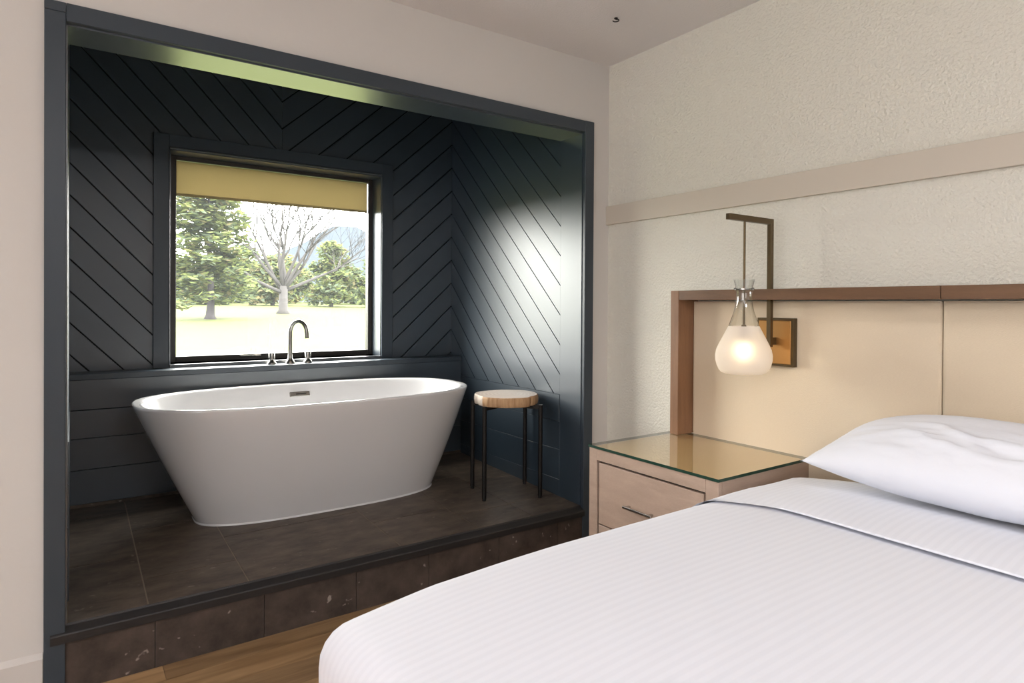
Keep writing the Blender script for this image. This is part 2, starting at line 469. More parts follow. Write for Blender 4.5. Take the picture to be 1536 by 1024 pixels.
# step riser tiles + nosing
bm = NB(); box(bm, XL - 0.04, XR + 0.006, -0.002, 0.0, 0, 0.165)
SR = obj('trim_riser', bm, M['grout']); struct(SR, 'dark stone riser of the step up to the bath alcove', 'step')
bm = NB()
jx = [XL - 0.04, -2.022, -1.679, -1.335, -1.02, -0.668, -0.33, XR + 0.006]
for x0, x1 in zip(jx, jx[1:]):
    box(bm, x0 + 0.001, x1 - 0.001, -0.013, -0.002, 0.002, 0.166)
obj('tiles', bm, M['riser'], SR)
bm = NB()
prof = [(-0.030, 0.164), (-0.030, 0.188), (-0.027, 0.192), (-0.004, 0.206), (0.0, 0.2115), (0.003, 0.2115), (0.003, 0.164)]
prism(bm, [(-2.300, y, z) for y, z in prof], (2.300 - 0.172, 0, 0))
struct(obj('trim_nosing', bm, M['nosing']), 'black stone nosing along the front edge of the bath step', 'trim')

# opening casing: two stiles, a header, jamb and soffit boards
def casing(name, rects, label):
    bm = NB()
    for r in rects: box(bm, *r, 0.0015, 1)
    return struct(obj(name, bm, M['slate_trim']), label, 'trim')
casing('trim_1', [(-2.316, -2.2625, -0.022, 0.0, 0.0, 2.0785), (-2.316, -2.2625, -0.022, 0.0, 2.0790, 2.109)], 'tall dark slate stile left of the bath alcove')
casing('trim_2', [(-0.1755, -0.1185, -0.022, 0.0, 0.0, 2.1100)], 'tall dark slate stile right of the bath alcove')
casing('trim_3', [(-2.262, -0.1760, -0.022, 0.0, 2.0535, 2.109)], 'dark slate board across the top of the bath alcove opening')
bm = NB()
box(bm, XL - 0.02, XL, -0.001, 0.165, 0.18, ZH + 0.02)
struct(obj('trim_4', bm, M['slate']), 'dark slate jamb board on the left side of the opening', 'trim')
bm = NB()
box(bm, XR, XR + 0.02, -0.001, 0.162, 0.18, ZH + 0.02)
struct(obj('trim_5', bm, M['slate_board']), 'dark slate jamb board on the right side of the opening', 'trim')
bm = NB()
box(bm, XL, XR, -0.001, 0.169, ZH, ZH + 0.02)
box(bm, XL, XR, 0.151, 0.169, ZH + 0.02, 2.62)
struct(obj('trim_6', bm, M['slate']), 'glossy slate soffit under the header of the opening', 'trim')

TOPZ = 2.6
WX0, WX1, WZ0, WZ1 = -1.836, -0.682, 0.884, 1.995      # window reveal
VX = -1.275
# back wall: backing sheet with a hole, plus the chevron boards
bm = NB()
box(bm, XL - 0.12, WX0, YB + 0.012, YB + 0.22, 0, TOPZ); box(bm, WX1, XR + 0.12, YB + 0.012, YB + 0.22, 0, TOPZ)
box(bm, WX0, WX1, YB + 0.012, YB + 0.22, WZ1, TOPZ); box(bm, WX0, WX1, YB + 0.012, YB + 0.22, 0, WZ0)
AB = obj('wall_alcove_back', bm, M['groove']); struct(AB, 'slate chevron board wall around the alcove window', 'wall')
bm = NB()
mL, mR = -1.07, 0.90
for rect in ((XL, WX0 - 0.02, ZLED, TOPZ), (WX0 - 0.02, VX - 0.001, WZ1, TOPZ)):
    for p in strips(rect, mL, 2.188 - mL * VX, S, GAP):
        prism(bm, [(u, YB, v) for u, v in p], (0, 0.012, 0))
for rect in ((VX + 0.001, WX1 + 0.02, WZ1, TOPZ), (WX1 + 0.02, XR, ZLED, TOPZ)):
    for p in strips(rect, mR, 2.188 - mR * VX, S, GAP):
        prism(bm, [(u, YB, v) for u, v in p], (0, 0.012, 0))
obj('chevron_boards', bm, M['slate_board'], AB)
# right side wall
bm = NB(); box(bm, XR + 0.012, XR + 0.13, 0.161, YB + 0.22, 0, TOPZ)
AR = obj('wall_alcove_right', bm, M['groove']); struct(AR, 'glossy slate diagonal board wall beside the side table', 'wall')
bm = NB()
mS = 0.968; zcorner = 2.107
for p in strips((0.1625, YB, 0.742, TOPZ), mS, zcorner - mS * YB, S, 0.0075):
    prism(bm, [(XR, u, v) for u, v in p], (0.012, 0, 0))
obj('chevron_boards', bm, M['slate_board'], AR)
bm = NB()
for z0, z1 in ((0.10, 0.3), (0.302, 0.455), (0.457, 0.60), (0.602, 0.7405)):
    box(bm, XR - (0.0025 if z1 > 0.7 else 0.0), XR + 0.012, 0.1625, YB, z0, z1, 0.0008, 1)
obj('plank_boards', bm, M['slate_board'], AR)
# left side wall
bm = NB(); box(bm, XL - 0.13, XL - 0.012, 0.161, YB + 0.22, 0, TOPZ)
AL = obj('wall_alcove_left', bm, M['groove']); struct(AL, 'slate board wall on the far left of the alcove', 'wall')
bm = NB()
for p in strips((0.1655, YB, 0.742, TOPZ), 1.0, 2.172 - YB, S, 0.0075):
    prism(bm, [(XL, u, v) for u, v in p], (-0.012, 0, 0))
for z0, z1 in ((0.10, 0.3), (0.302, 0.455), (0.457, 0.60), (0.602, 0.7405)):
    box(bm, XL - 0.012, XL + 0.004, 0.166, YB, z0, z1)
obj('boards', bm, M['slate_board'], AL)
bm = NB(); box(bm, XL - 0.13, XR + 0.13, 0.15, YB + 0.22, TOPZ, TOPZ + 0.05)
struct(obj('ceiling_alcove', bm, M['slate']), 'dark ceiling of the bath alcove', 'ceiling')
# low box wall with horizontal planks and the ledge on top
bm = NB(); box(bm, XL, XR, YL + 0.012, YB, 0.2, ZLED - 0.028)
LB = obj('wall_alcove_base', bm, M['groove']); struct(LB, 'low slate plank wall behind the bathtub', 'wall')
bm = NB()
for z0, z1 in ((0.262, 0.420), (0.422, 0.566), (0.568, 0.6985), (0.7015, 0.8395)):
    box(bm, XL, XR, YL, YL + 0.012, z0, z1, 0.001, 1)
obj('plank_boards', bm, M['slate_board'], LB)
bm = NB(); box(bm, XL, XR, YL - 0.002, YL + 0.012, 0.19, 0.2615)
obj('tile_upstand', bm, M['tile'], LB)
bm = NB(); box(bm, XL, XR, YL - 0.006, YB, ZLED - 0.029, ZLED, 0.003, 2)
struct(obj('trim_ledge', bm, M['slate_trim']), 'slate ledge under the window that carries the faucet', 'trim')

# ------------------------------------------------------------------ window
YW = 1.42
bm = NB()
cz1 = 2.066
box(bm, -1.911, WX0 - 0.004, YB - 0.020, YB, ZLED, cz1, 0.0015, 1)
box(bm, WX1 + 0.004, -0.607, YB - 0.020, YB, ZLED, cz1, 0.0015, 1)
box(bm, WX0 - 0.004, WX1 + 0.004, YB - 0.020, YB, WZ1 + 0.006, cz1, 0.0015, 1)
# slim bead around the inner casing edge
for r in ((WX0 - 0.006, WX0 - 0.001, WZ0, WZ1 + 0.003), (WX1 + 0.001, WX1 + 0.006, WZ0, WZ1 + 0.003)):
    box(bm, r[0], r[1], YB - 0.024, YB - 0.010, r[2], r[3], 0.002, 2)
box(bm, WX0 - 0.001, WX1 + 0.001, YB - 0.024, YB - 0.010, WZ1 - 0.001, WZ1 + 0.004, 0.002, 2)
WI = obj('window_1', bm, M['slate_trim']); struct(WI, 'square alcove window with dark frame looking onto a lawn', 'window')
bm = NB()
# reveal lining
box(bm, WX0 - 0.004, WX0 + 0.004, YB - 0.012, YW + 0.06, WZ0 - 0.004, WZ1)
box(bm, WX1 - 0.004, WX1 + 0.004, YB - 0.012, YW + 0.06, WZ0 - 0.004, WZ1)
box(bm, WX0, WX1, YB - 0.012, YW + 0.06, WZ1 - 0.008, WZ1 + 0.004)
box(bm, WX0, WX1, YB - 0.02, YW + 0.06, ZLED, WZ0)
obj('reveal_lining', bm, M['slate'], WI)
bm = NB()
fx0, fx1, fz0, fz1 = WX0 + 0.004, WX1 - 0.004, WZ0, WZ1 - 0.008
gx0, gx1, gz0, gz1 = -1.792, -0.715, 0.915, 1.965
box(bm, fx0, gx0, YW, YW + 0.045, fz0, fz1, 0.002, 1); box(bm, gx1, fx1, YW, YW + 0.045, fz0, fz1, 0.002, 1)
box(bm, gx0, gx1, YW, YW + 0.045, gz1, fz1, 0.002, 1); box(bm, gx0, gx1, YW, YW + 0.045, fz0, gz0, 0.002, 1)
WFm = obj('window_frame', bm, M['frame'], WI)
bm = NB()
f = [bm.verts.new(p) for p in ((gx0 - 0.004, YW + 0.03, gz0 - 0.004), (gx1 + 0.004, YW + 0.03, gz0 - 0.004), (gx1 + 0.004, YW + 0.03, gz1 + 0.004), (gx0 - 0.004, YW + 0.03, gz1 + 0.004))]
bm.faces.new(f)
obj('window_pane', bm, M['pane'], WI)
# latch on the bottom rail
bm = NB(); box(bm, -1.475, -1.36, YW - 0.012, YW, 0.902, 0.917, 0.003, 2)
obj('window_latch', bm, M['nickel'], WI)

RB = thing('roller_blind', 'tan roller blind pulled a little way down at the top of the alcove window', 'blind', (-1.27, YW + 0.02, 1.955))
bm = NB(); box(bm, gx0 + 0.0008, gx1 - 0.003, YW + 0.018, YW + 0.0195, 1.790, 1.9635)
obj('blind_fabric', bm, M['blind'], RB)
bm = NB(); box(bm, gx0 + 0.0008, gx1 - 0.003, YW + 0.0145, YW + 0.0225, 1.777, 1.791, 0.002, 2)
obj('hem_bar', bm, M['hem'], RB)

# ------------------------------------------------------------------ bathtub
TX, TY = -1.251, 0.735
ZT, ZB = 0.772, zf(0.735)
def se(a, b, n, t, cx=TX, cy=TY):
    c, s = math.cos(t), math.sin(t)
    return cx + a * math.copysign(abs(c) ** (2 / n), c), cy + b * math.copysign(abs(s) ** (2 / n), s)
tub = thing('bathtub', 'white freestanding oval bathtub on the dark tiled platform', 'bathtub', (TX, TY, ZB))
bm = NB()
SEG = 128
rings = []
def ring(a, b, n, z, cx=TX, cy=TY, slope=0.0):
    r = []
    for k in range(SEG):
        t = 2 * PI * (k + 0.5) / SEG
        x, y = se(a, b, n, t, cx, cy)
        r.append(bm.verts.new((x, y, z + slope * (y - TY))))
    rings.append(r)
A1, B1, N1 = 0.788, 0.405, 2.6
A0, B0, N0 = 0.578, 0.205, 2.9
CX0 = -1.222; CY0 = 0.748
for k in range(0, 13):
    t = k / 12
    e = t + 0.02 * math.sin(PI * t)          # slightly full flank
    z = ZB + 0.004 + (ZT - 0.012 - ZB - 0.004) * t
    ring(A0 + (A1 - A0) * e, B0 + (B1 - B0) * e, N0 + (N1 - N0) * t, z, CX0 + (TX - CX0) * t, CY0 + (TY - CY0) * t, 0.03 * (1 - t))
ring(A1 + 0.001, B1 + 0.001, N1, ZT - 0.006)
ring(A1 - 0.002, B1 - 0.002, N1, ZT - 0.001)
ring(A1 - 0.008, B1 - 0.008, N1, ZT)
ring(A1 - 0.030, B1 - 0.022, N1, ZT - 0.0015)
ring(A1 - 0.038, B1 - 0.030, N1, ZT - 0.006)
ring(A1 - 0.043, B1 - 0.036, N1, ZT - 0.016)
for t in (0.15, 0.35, 0.55, 0.75, 0.88):
    z = ZT - 0.016 - 0.40 * t
    ring(A1 - 0.043 - 0.20 * t, B1 - 0.036 - 0.145 * t, N1, z)
ring(A1 - 0.27, B1 - 0.215, N1, ZT - 0.395)
ring(A1 - 0.36, B1 - 0.28, N1, ZT - 0.412)
ring(0.15, 0.05, 2.2, ZT - 0.416)
for r0, r1 in zip(rings, rings[1:]):
    for k in range(SEG):
        bm.faces.new((r0[k], r0[(k + 1) % SEG], r1[(k + 1) % SEG], r1[k]))
bm.faces.new(rings[-1]); bm.faces.new(rings[0][::-1])
obj('tub_shell', bm, M['porcelain'], tub, smooth=True, angle=50)
# pale sealant bead where the shell meets the tiles
bm = NB(); rings = []
for a, z in ((0.004, 0.001), (0.005, 0.006), (0.000, 0.011), (-0.01, 0.006)):
    ring(A0 + a, B0 + a, N0, ZB + z, CX0, CY0, 0.03)
for r0, r1 in zip(rings, rings[1:]):
    for k in range(SEG): bm.faces.new((r0[k], r0[(k + 1) % SEG], r1[(k + 1) % SEG], r1[k]))
obj('sealant_bead', bm, M['porcelain'], tub, smooth=True)
# slotted overflow plate high on the inner back wall
def inner_y(z):
    t = (ZT - 0.016 - z) / 0.40
    return TY + B1 - 0.036 - 0.145 * t
oz = 0.7125
tilt = math.atan2(0.145, 0.40)
bm = NB()
F = box(bm, -0.053, 0.053, -0.007, 0.004, -0.0125, 0.0125, 0.002, 2)
F = box(bm, -0.020, 0.034, -0.0085, -0.006, -0.003, 0.003, 0, 1, 1)
bm.transform(Matrix.Translation((-1.236, inner_y(oz), oz)) @ Matrix.Rotation(-tilt, 4, 'X'))
op = obj('overflow_plate', bm, [M['nickel'], M['dark']], tub)

# ------------------------------------------------------------------ faucet on the ledge
fa = thing('tub_faucet', 'brushed nickel gooseneck faucet with two knobs on the ledge under the window', 'faucet', (-1.249, 1.226, ZLED))
bm = NB()
tube(bm, [(-1.249, 1.226, ZLED + 0.015), (-1.249, 1.226, ZLED + 0.17)] +
     [(-1.249 + (0.034 - 0.034 * math.cos(t)) * 1.0, 1.226 - (0.034 - 0.034 * math.cos(t)) * 1.15, ZLED + 0.17 + 0.068 * math.sin(t)) for t in [PI * k / 14 for k in range(1, 15)]] +
     [(-1.180, 1.147, ZLED + 0.142)], 0.0112, 14)
sp = obj('spout', bm, M['nickel'], fa, smooth=True, angle=60)
bm = NB(); lathe(bm, [(0.027, ZLED), (0.027, ZLED + 0.006), (0.018, ZLED + 0.020), (0.0125, ZLED + 0.032), (0.0115, ZLED + 0.055)], -1.249, 1.226, 24, True, True)
obj('spout_base', bm, M['nickel'], sp, smooth=True, angle=40)
for hx in (-1.346, -1.149):
    bm = NB(); lathe(bm, [(0.026, ZLED), (0.026, ZLED + 0.006), (0.017, ZLED + 0.018), (0.0125, ZLED + 0.024), (0.0125, ZLED + 0.028)], hx, 1.232, 24, True, True)
    hb = obj('knob_base', bm, M['nickel'], fa, smooth=True, angle=40)
    bm = NB(); lathe(bm, [(0.0165, ZLED + 0.0285), (0.0165, ZLED + 0.060), (0.0150, ZLED + 0.063)], hx, 1.232, 20, True, True)
    obj('knob', bm, M['nickel'], hb, smooth=True, angle=40)

# ------------------------------------------------------------------ side table (log slice on an iron stand)
tc_ = Vector((-0.387, 0.345)); tz0 = zf(0.34)
st = thing('side_table', 'small log slice side table on four black iron legs beside the bathtub', 'side table', (tc_.x, tc_.y, tz0))
bm = NB()
NS = 180
def edge(t):
    r = 0.166 + 0.005 * math.sin(3 * t + 1) + 0.002 * math.sin(7 * t) + 0.0022 * noise.noise(Vector((9 * math.cos(t), 9 * math.sin(t), 1)))
    for t0, d, w in ((math.radians(-72), -0.010, 0.05), (math.radians(165), -0.012, 0.12), (math.radians(200), 0.010, 0.25)):
        dt = (t - t0 + PI) % (2 * PI) - PI
        r += d * math.exp(-(dt / w) ** 2)
    return r
SZ0, SZ1 = 0.691, 0.739
prof = [(0.975, SZ0), (0.995, SZ0 + 0.004), (1.01, SZ0 + 0.02), (1.005, SZ1 - 0.012), (0.997, SZ1 - 0.004), (0.985, SZ1 - 0.001), (0.965, SZ1)]
rs = []
for f_, z in prof:
    rs.append([bm.verts.new((tc_.x + f_ * edge(2 * PI * k / NS) * math.cos(2 * PI * k / NS), tc_.y + f_ * edge(2 * PI * k / NS) * math.sin(2 * PI * k / NS), z)) for k in range(NS)])
for i, (r0, r1) in enumerate(zip(rs, rs[1:])):
    for k in range(NS):
        f = bm.faces.new((r0[k], r0[(k + 1) % NS], r1[(k + 1) % NS], r1[k]))
        a = math.degrees(2 * PI * (k + 0.5) / NS)
        f.material_index = 2 if 128 < a < 188 else 1
f = bm.faces.new(rs[-1]); f.material_index = 0
f = bm.faces.new(rs[0][::-1]); f.material_index = 1
obj('log_slice', bm, [M['logtop'], M['bark'], M['pale_bark']], st, smooth=True, angle=45)
legs = [(-0.500, 0.497), (-0.553, 0.296), (-0.282, 0.190), (-0.214, 0.418)]
for lx, ly in legs:
    bm = NB()
    z0 = zf(ly)
    tube(bm, [(lx, ly, z0 + 0.012), (lx, ly, SZ0 + 0.002)], 0.0115, 12)
    lg = obj('leg', bm, M['iron'], st, smooth=True, angle=50)
    bm = NB(); tube(bm, [(lx, ly, z0), (lx, ly, z0 + 0.012)], 0.0095, 12)
    obj('foot_cap', bm, M['iron'], lg, smooth=True, angle=50)
for a, b in ((0, 2), (1, 3)):
    bm = NB()
    p, q = Vector((*legs[a], SZ0 - 0.010)), Vector((*legs[b], SZ0 - 0.010))
    d = (q - p).normalized(); n = Vector((-d.y, d.x, 0)) * 0.009
    zz = Vector((0, 0, 0.0095 if a == 0 else 0.0085))
    prism(bm, [p + n - zz, p - n - zz, p - n + zz, p + n + zz], q - p)
    obj('cross_bar', bm, M['iron'], st)

# ------------------------------------------------------------------ headboard
XF, XU = -0.13, -0.035
hb = thing('headboard', 'wood framed headboard with beige linen panels behind the bed and nightstand', 'headboard', (0, -0.53, 0.65))
bm = NB(); box(bm, XF, -0.0005, -0.571, -0.528, 0.6515, 1.2665, 0.0015, 1)
obj('frame_post', bm, M['walnut'], hb)
bm = NB(); box(bm, XF, -0.0005, -1.5575, -0.572, 1.226, 1.2665, 0.0012, 1); 
obj('frame_rail', bm, M['walnut_h'], hb)
bm = NB(); box(bm, XF, -0.0005, -3.6, -1.5595, 1.226, 1.2665, 0.0012, 1)
obj('frame_rail', bm, M['walnut_h'], hb)
for y0, y1 in ((-1.527, -0.5725), (-2.49, -1.530), (-3.45, -2.493)):
    bm = NB()
    box(bm, XU - 0.002, -0.0005, y0, y1, 0.25, 1.222, 0.010, 4)
    p = obj('linen_panel', bm, M['linen'], hb, smooth=True, angle=80)
    bm = NB()
    tube(bm, [(XU + 0.004, y1 - 0.003, 0.66), (XU + 0.004, y1 - 0.003, 1.219), (XU + 0.004, y0 + 0.003, 1.219)], 0.0035, 8)
    obj('piping', bm, M['piping'], p, smooth=True)

# ------------------------------------------------------------------ nightstand
NX, NXB, NY0, NY1, NZ = -0.557, -0.038, -1.102, -0.490, 0.640
ns = thing('nightstand', 'pale wood two drawer nightstand with glass top between alcove and bed', 'nightstand', ((NX + NXB) / 2, (NY0 + NY1) / 2, 0.004))
bm = NB()
dz = (0.596, 0.349, 0.346, 0.09)
dy0, dy1 = -1.052, -0.534
box(bm, NX + 0.02, NXB, NY0 + 0.02, NY1 - 0.0, 0.006, NZ - 0.005)                      # carcass core
# face frame around the drawers
box(bm, NX, NX + 0.02, NY0, dy0, 0.006, NZ, 0.0015, 1)
box(bm, NX, NX + 0.02, dy1, NY1, 0.006, NZ, 0.0015, 1)
box(bm, NX, NX + 0.02, dy0, dy1, dz[0], NZ, 0.0)
box(bm, NX, NX + 0.02, dy0, dy1, 0.006, dz[3])
# side skin facing the bed, with a slot whose shade is a dark sheet
box(bm, NX + 0.02, NX + 0.062, NY0, NY0 + 0.02, 0.006, NZ)
box(bm, NX + 0.062, NX + 0.30, NY0, NY0 + 0.02, 0.591, NZ)
box(bm, NX + 0.062, NX + 0.30, NY0, NY0 + 0.02, 0.006, 0.50)
box(bm, NX + 0.30, NXB, NY0, NY0 + 0.02, 0.006, NZ)
body = obj('cabinet_body', bm, M['ash'], ns)
bm = NB(); box(bm, NX + 0.0005, NXB, NY0 + 0.0005, NY1 - 0.0005, NZ - 0.0002, NZ + 0.0004)
obj('top_panel', bm, M['ash_top'], ns)
bm = NB(); box(bm, NX + 0.063, NX + 0.299, NY0 + 0.008, NY0 + 0.0198, 0.501, 0.590)
obj('slot_shade', bm, M['dark'], ns)  # dark sheet set in the slot to paint its shade
# dark sheet painting the shade in the gaps around the drawers
bm = NB(); box(bm, NX + 0.0195, NX + 0.0198, dy0, dy1, dz[3], dz[0])
obj('drawer_gap_shade', bm, M['dark'], ns)
gp = 0.009
for z1, z0, hz in ((dz[0], dz[1], 0.458), (dz[2], dz[3], 0.215)):
    bm = NB()
    box(bm, NX + 0.003, NX + 0.0193, dy0 + gp, dy1 - gp, z0 + (0.001 if z0 > 0.2 else gp), z1 - (gp if z1 > 0.5 else 0.001), 0.0012, 1)
    dr = obj('drawer', bm, M['ash'], ns)
    bm = NB()
    ym = -0.766
    xb = NX + 0.003
    box(bm, xb - 0.026, xb - 0.018, ym - 0.070, ym + 0.070, hz - 0.005, hz + 0.005, 0.002, 2)
    for yy in (ym - 0.055, ym + 0.055):
        box(bm, xb - 0.019, xb, yy - 0.006, yy + 0.006, hz - 0.004, hz + 0.004, 0.0015, 1)
    obj('handle', bm, M['steel'], dr)
bm = NB()
F = box(bm, NX - 0.003, NXB, NY0 - 0.003, NY1 + 0.003, NZ + 0.0005, NZ + 0.0105)
bm.faces.remove(min(F, key=lambda f: sum(v.co.z for v in f.verts)))
for f in bm.faces:
    zs = [v.co.z for v in f.verts]
    f.material_index = 0 if max(zs) - min(zs) < 1e-6 else 1
obj('glass_top', bm, [M['topglass'], M['glassedge']], ns)

# ------------------------------------------------------------------ wall sconce
sy = -0.98
ws = thing('wall_sconce', 'bronze wall sconce with a lit bottle shaped glass shade over the nightstand', 'wall lamp', (XU, sy, 1.06))
bm = NB(); box(bm, -0.062, XU - 0.0025, -1.053, -0.902, 0.977, 1.158, 0.001, 1)
bp_ = obj('back_plate', bm, M['bronze'], ws)
bm = NB(); box(bm, -0.0665, -0.062, -1.044, -0.911, 0.986, 1.149, 0.002, 1)
obj('plate_face', bm, M['brass'], bp_)
bm = NB()
box(bm, -0.108, -0.091, sy - 0.0085, sy + 0.0085, 1.050, 1.528, 0.0008, 1)
box(bm, -0.355, -0.108, sy - 0.0085, sy + 0.0085, 1.507, 1.528, 0.0008, 1)
box(bm, -0.091, -0.0665, sy - 0.007, sy + 0.007, 1.058, 1.085)
obj('arm', bm, M['bronze'], ws)
LX = -0.258
bm = NB(); tube(bm, [(LX, sy, 1.508), (LX, sy, 1.128)], 0.0042, 10)
obj('rod', bm, M['bronze'], ws, smooth=True, angle=50)
K = 0.002404
def lz(py): return 1.298 - (py - 419) * K
pr = [(419, 15.2), (421, 14.8), (426, 13.4), (433, 11.9), (440, 11.1), (448, 11.2), (456, 12.2), (466, 14.3), (478, 18.2), (488.8, 22.0)]
fp = [(488.8, 22.0), (497, 26.2), (506, 30.7), (515, 35.2), (524, 39.2), (532.5, 40.8), (540, 40.5), (548, 38.4), (554, 35.8), (558, 32.5), (559.8, 28), (560.2, 10)]
bm = NB(); lathe(bm, [(r * K, lz(p)) for p, r in pr], LX, sy, 40)
sh = obj('glass_neck', bm, M['clearglass'], ws, smooth=True)
bm = NB(); lathe(bm, [(r * K, lz(p)) for p, r in fp], LX, sy, 40, False, True)
obj('frosted_shade', bm, M['frost'], ws, smooth=True)
bm = NB()
bmesh.ops.create_uvsphere(bm, u_segments=16, v_segments=10, radius=0.026, matrix=Matrix.Translation((LX, sy, lz(527))) @ Matrix.Diagonal((1, 1, 1.15, 1)))
obj('bulb', bm, M['bulb'], ws, smooth=True)
bm = NB(); lathe(bm, [(0.009, lz(527) + 0.022), (0.0095, 1.12), (0.0085, 1.134), (0.0045, 1.136)], LX, sy, 16, True, True)
obj('bulb_socket', bm, M['bronze'], ws, smooth=True, angle=50)
bm = NB()
rr = 12.6 * K
lathe(bm, [(rr - 0.002, 1.260), (rr + 0.0012, 1.260), (rr + 0.0012, 1.265), (rr - 0.002, 1.265), (rr - 0.002, 1.260)], LX, sy, 32)
for k in range(3):
    t = 2 * PI * k / 3 + 0.6
    tube(bm, [(LX, sy, 1.2625), (LX + rr * math.cos(t), sy + rr * math.sin(t), 1.2625)], 0.0018, 6)
    bmesh.ops.create_uvsphere(bm, u_segments=10, v_segments=6, radius=0.0058, matrix=Matrix.Translation((LX + (rr + 0.004) * math.cos(t), sy + (rr + 0.004) * math.sin(t), 1.2625)))
obj('collar', bm, M['nickel'], ws, smooth=True, angle=50)

# ------------------------------------------------------------------ ceiling hook
bm = NB()
hx, hy = -0.358, -0.417
lathe(bm, [(0.008, ZC - 0.0005), (0.008, ZC - 0.003), (0.003, ZC - 0.005), (0.003, ZC - 0.007)], hx, hy, 14, True, True)
tube(bm, [(hx + 0.009 * math.sin(t), hy - 0.009 * math.sin(t), ZC - 0.011 + 0.005 * math.cos(t)) for t in [2 * PI * k / 14 for k in range(0, 12)]], 0.0024, 6)
tag(obj('ceiling_hook', bm, M['iron'], origin=(hx, hy, ZC)), 'tiny dark metal hook on the ceiling near the corner', 'hook')

# ------------------------------------------------------------------ bed, duvet, pillow
BX0, BX1, BY0, BY1 = -1.872, -0.045, -3.14, -1.166    # footprint of the made bed
bed = thing('bed', 'upholstered bed with mattress under white striped bedding', 'bed', ((BX0 + BX1) / 2, (BY0 + BY1) / 2, 0.004))
bm = NB(); box(bm, BX0 + 0.07, BX1 - 0.01, BY0 + 0.07, BY1 - 0.07, 0.004, 0.30, 0.02, 3)
obj('bed_base', bm, M['bedbase'], bed)
bm = NB(); box(bm, BX0 + 0.06, BX1, BY0 + 0.06, BY1 - 0.06, 0.305, 0.525, 0.05, 6)
obj('mattress', bm, M['sheet'], bed, smooth=True, angle=60)

def drape(bm, uv, x0, x1, y0, y1, top, R, hem, step, head_open=True, lift=0.0, fn=None, wave=0.004):
    """cloth over a soft box: flat top, rounded edges of radius R, straight drop to z = hem.
    The head end (x = x1) is left open and flat."""
    ix0, ix1, iy0, iy1 = x0 + R, x1, y0 + R, y1 - R
    drop = top - R - hem
    ext = PI * R / 2 + drop
    xs, ys = [], []
    n = max(2, int((ix1 - ix0 + ext) / step)); xs = [ix0 - ext + (ix1 - ix0 + ext) * i / n for i in range(n + 1)]
    m = max(2, int((iy1 - iy0 + 2 * ext) / step)); ys = [iy0 - ext + (iy1 - iy0 + 2 * ext) * j / m for j in range(m + 1)]
    grid = []
    for a in xs:
        row = []
        for b in ys:
            qx, qy = max(a, ix0), min(max(b, iy0), iy1)
            if fn:                       # bend the head edge
                pass
            d = Vector((a - qx, b - qy))
            L = d.length
            if L < 1e-9:
                p = Vector((qx, qy, top))
            else:
                nrm = d / L
                L = min(L, ext)
                if L < PI * R / 2:
                    t = L / R
                    p = Vector((qx + nrm.x * R * math.sin(t), qy + nrm.y * R * math.sin(t), top - R * (1 - math.cos(t))))
                else:
                    p = Vector((qx + nrm.x * R, qy + nrm.y * R, top - R - (L - PI * R / 2)))
                    w = 0.010 * math.sin(9 * (a + b)) * min(1, (L - PI * R / 2) / 0.2)
                    p.x += nrm.x * w; p.y += nrm.y * w
            nz = noise.noise(Vector((p.x * 2.2, p.y * 2.2, 3.0))) * 0.6 + noise.noise(Vector((p.x * 6, p.y * 6, 1.0))) * 0.25
            p.z += wave * nz + lift
            row.append((bm.verts.new(fn(p, a, b) if fn else p), (a, b)))
        grid.append(row)
    for i in range(len(xs) - 1):
        for j in range(len(ys) - 1):
            q = [grid[i][j], grid[i + 1][j], grid[i + 1][j + 1], grid[i][j + 1]]
            f = bm.faces.new([v for v, _ in q])
            for lp, (_, c) in zip(f.loops, q): lp[uv].uv = c

TOP = 0.645
def top_shape(p, a, b):
    # the filling sags a little to the foot and the long edge
    f = max(0.0, (-1.15 - p.x)) / 0.7
    p.z -= 0.034 * f * f
    e = max(0.0, (p.y + 1.42)) / 0.3
    p.z -= 0.012 * e * e
    k = max(0.0, -1.62 - p.x) / 0.2 * max(0.0, p.y + 1.50) / 0.3
    p.z -= 0.010 * min(1.0, k) * (1.0 if p.z > 0.5 else max(0.0, (p.z - 0.3) / 0.2))
    return p
bm = NB(); uv = bm.loops.layers.uv.new('uv')
drape(bm, uv, BX0, -0.44, BY0, BY1, TOP, 0.065, 0.16, 0.022, fn=top_shape, wave=0.006)
dv = obj('duvet', bm, M['duvet'], smooth=True, origin=((BX0 - 0.44) / 2, (BY0 + BY1) / 2, 0.16))
tag(dv, 'white striped duvet spread over the bed with its top folded back', 'duvet')
so = dv.modifiers.new('thick', 'SOLIDIFY'); so.thickness = 0.02; so.offset = -1

# turned-down band: closed sleeve running across the bed
bm = NB(); uv = bm.loops.layers.uv.new('uv')
R = 0.065
ys = []
iy0, iy1 = BY0 + R, BY1 - R
ext = PI * R / 2 + (TOP - R - 0.30)
m = int((iy1 - iy0 + 2 * ext) / 0.018)
bs = [iy0 - ext + (iy1 - iy0 + 2 * ext) * j / m for j in range(m + 1)]
TH = 0.030
prof = []                                 # (x from the free edge, height above duvet)
XE = -0.668
for k in range(7):
    t = PI * k / 12
    prof.append((-0.003 * math.cos(t) + 0.003, 0.009 + 0.005 * math.sin(t)))
prof += [(0.012, 0.0155), (0.03, 0.019), (0.07, 0.025), (0.12, 0.029), (0.17, 0.029), (0.21, 0.030), (0.245, 0.026), (0.29, 0.022), (0.34, 0.018), (0.40, 0.014), (0.44, 0.010)]
prof = [(0.05, 0.008), (0.012, 0.008)] + prof + [(0.445, -0.02)]
grid = []
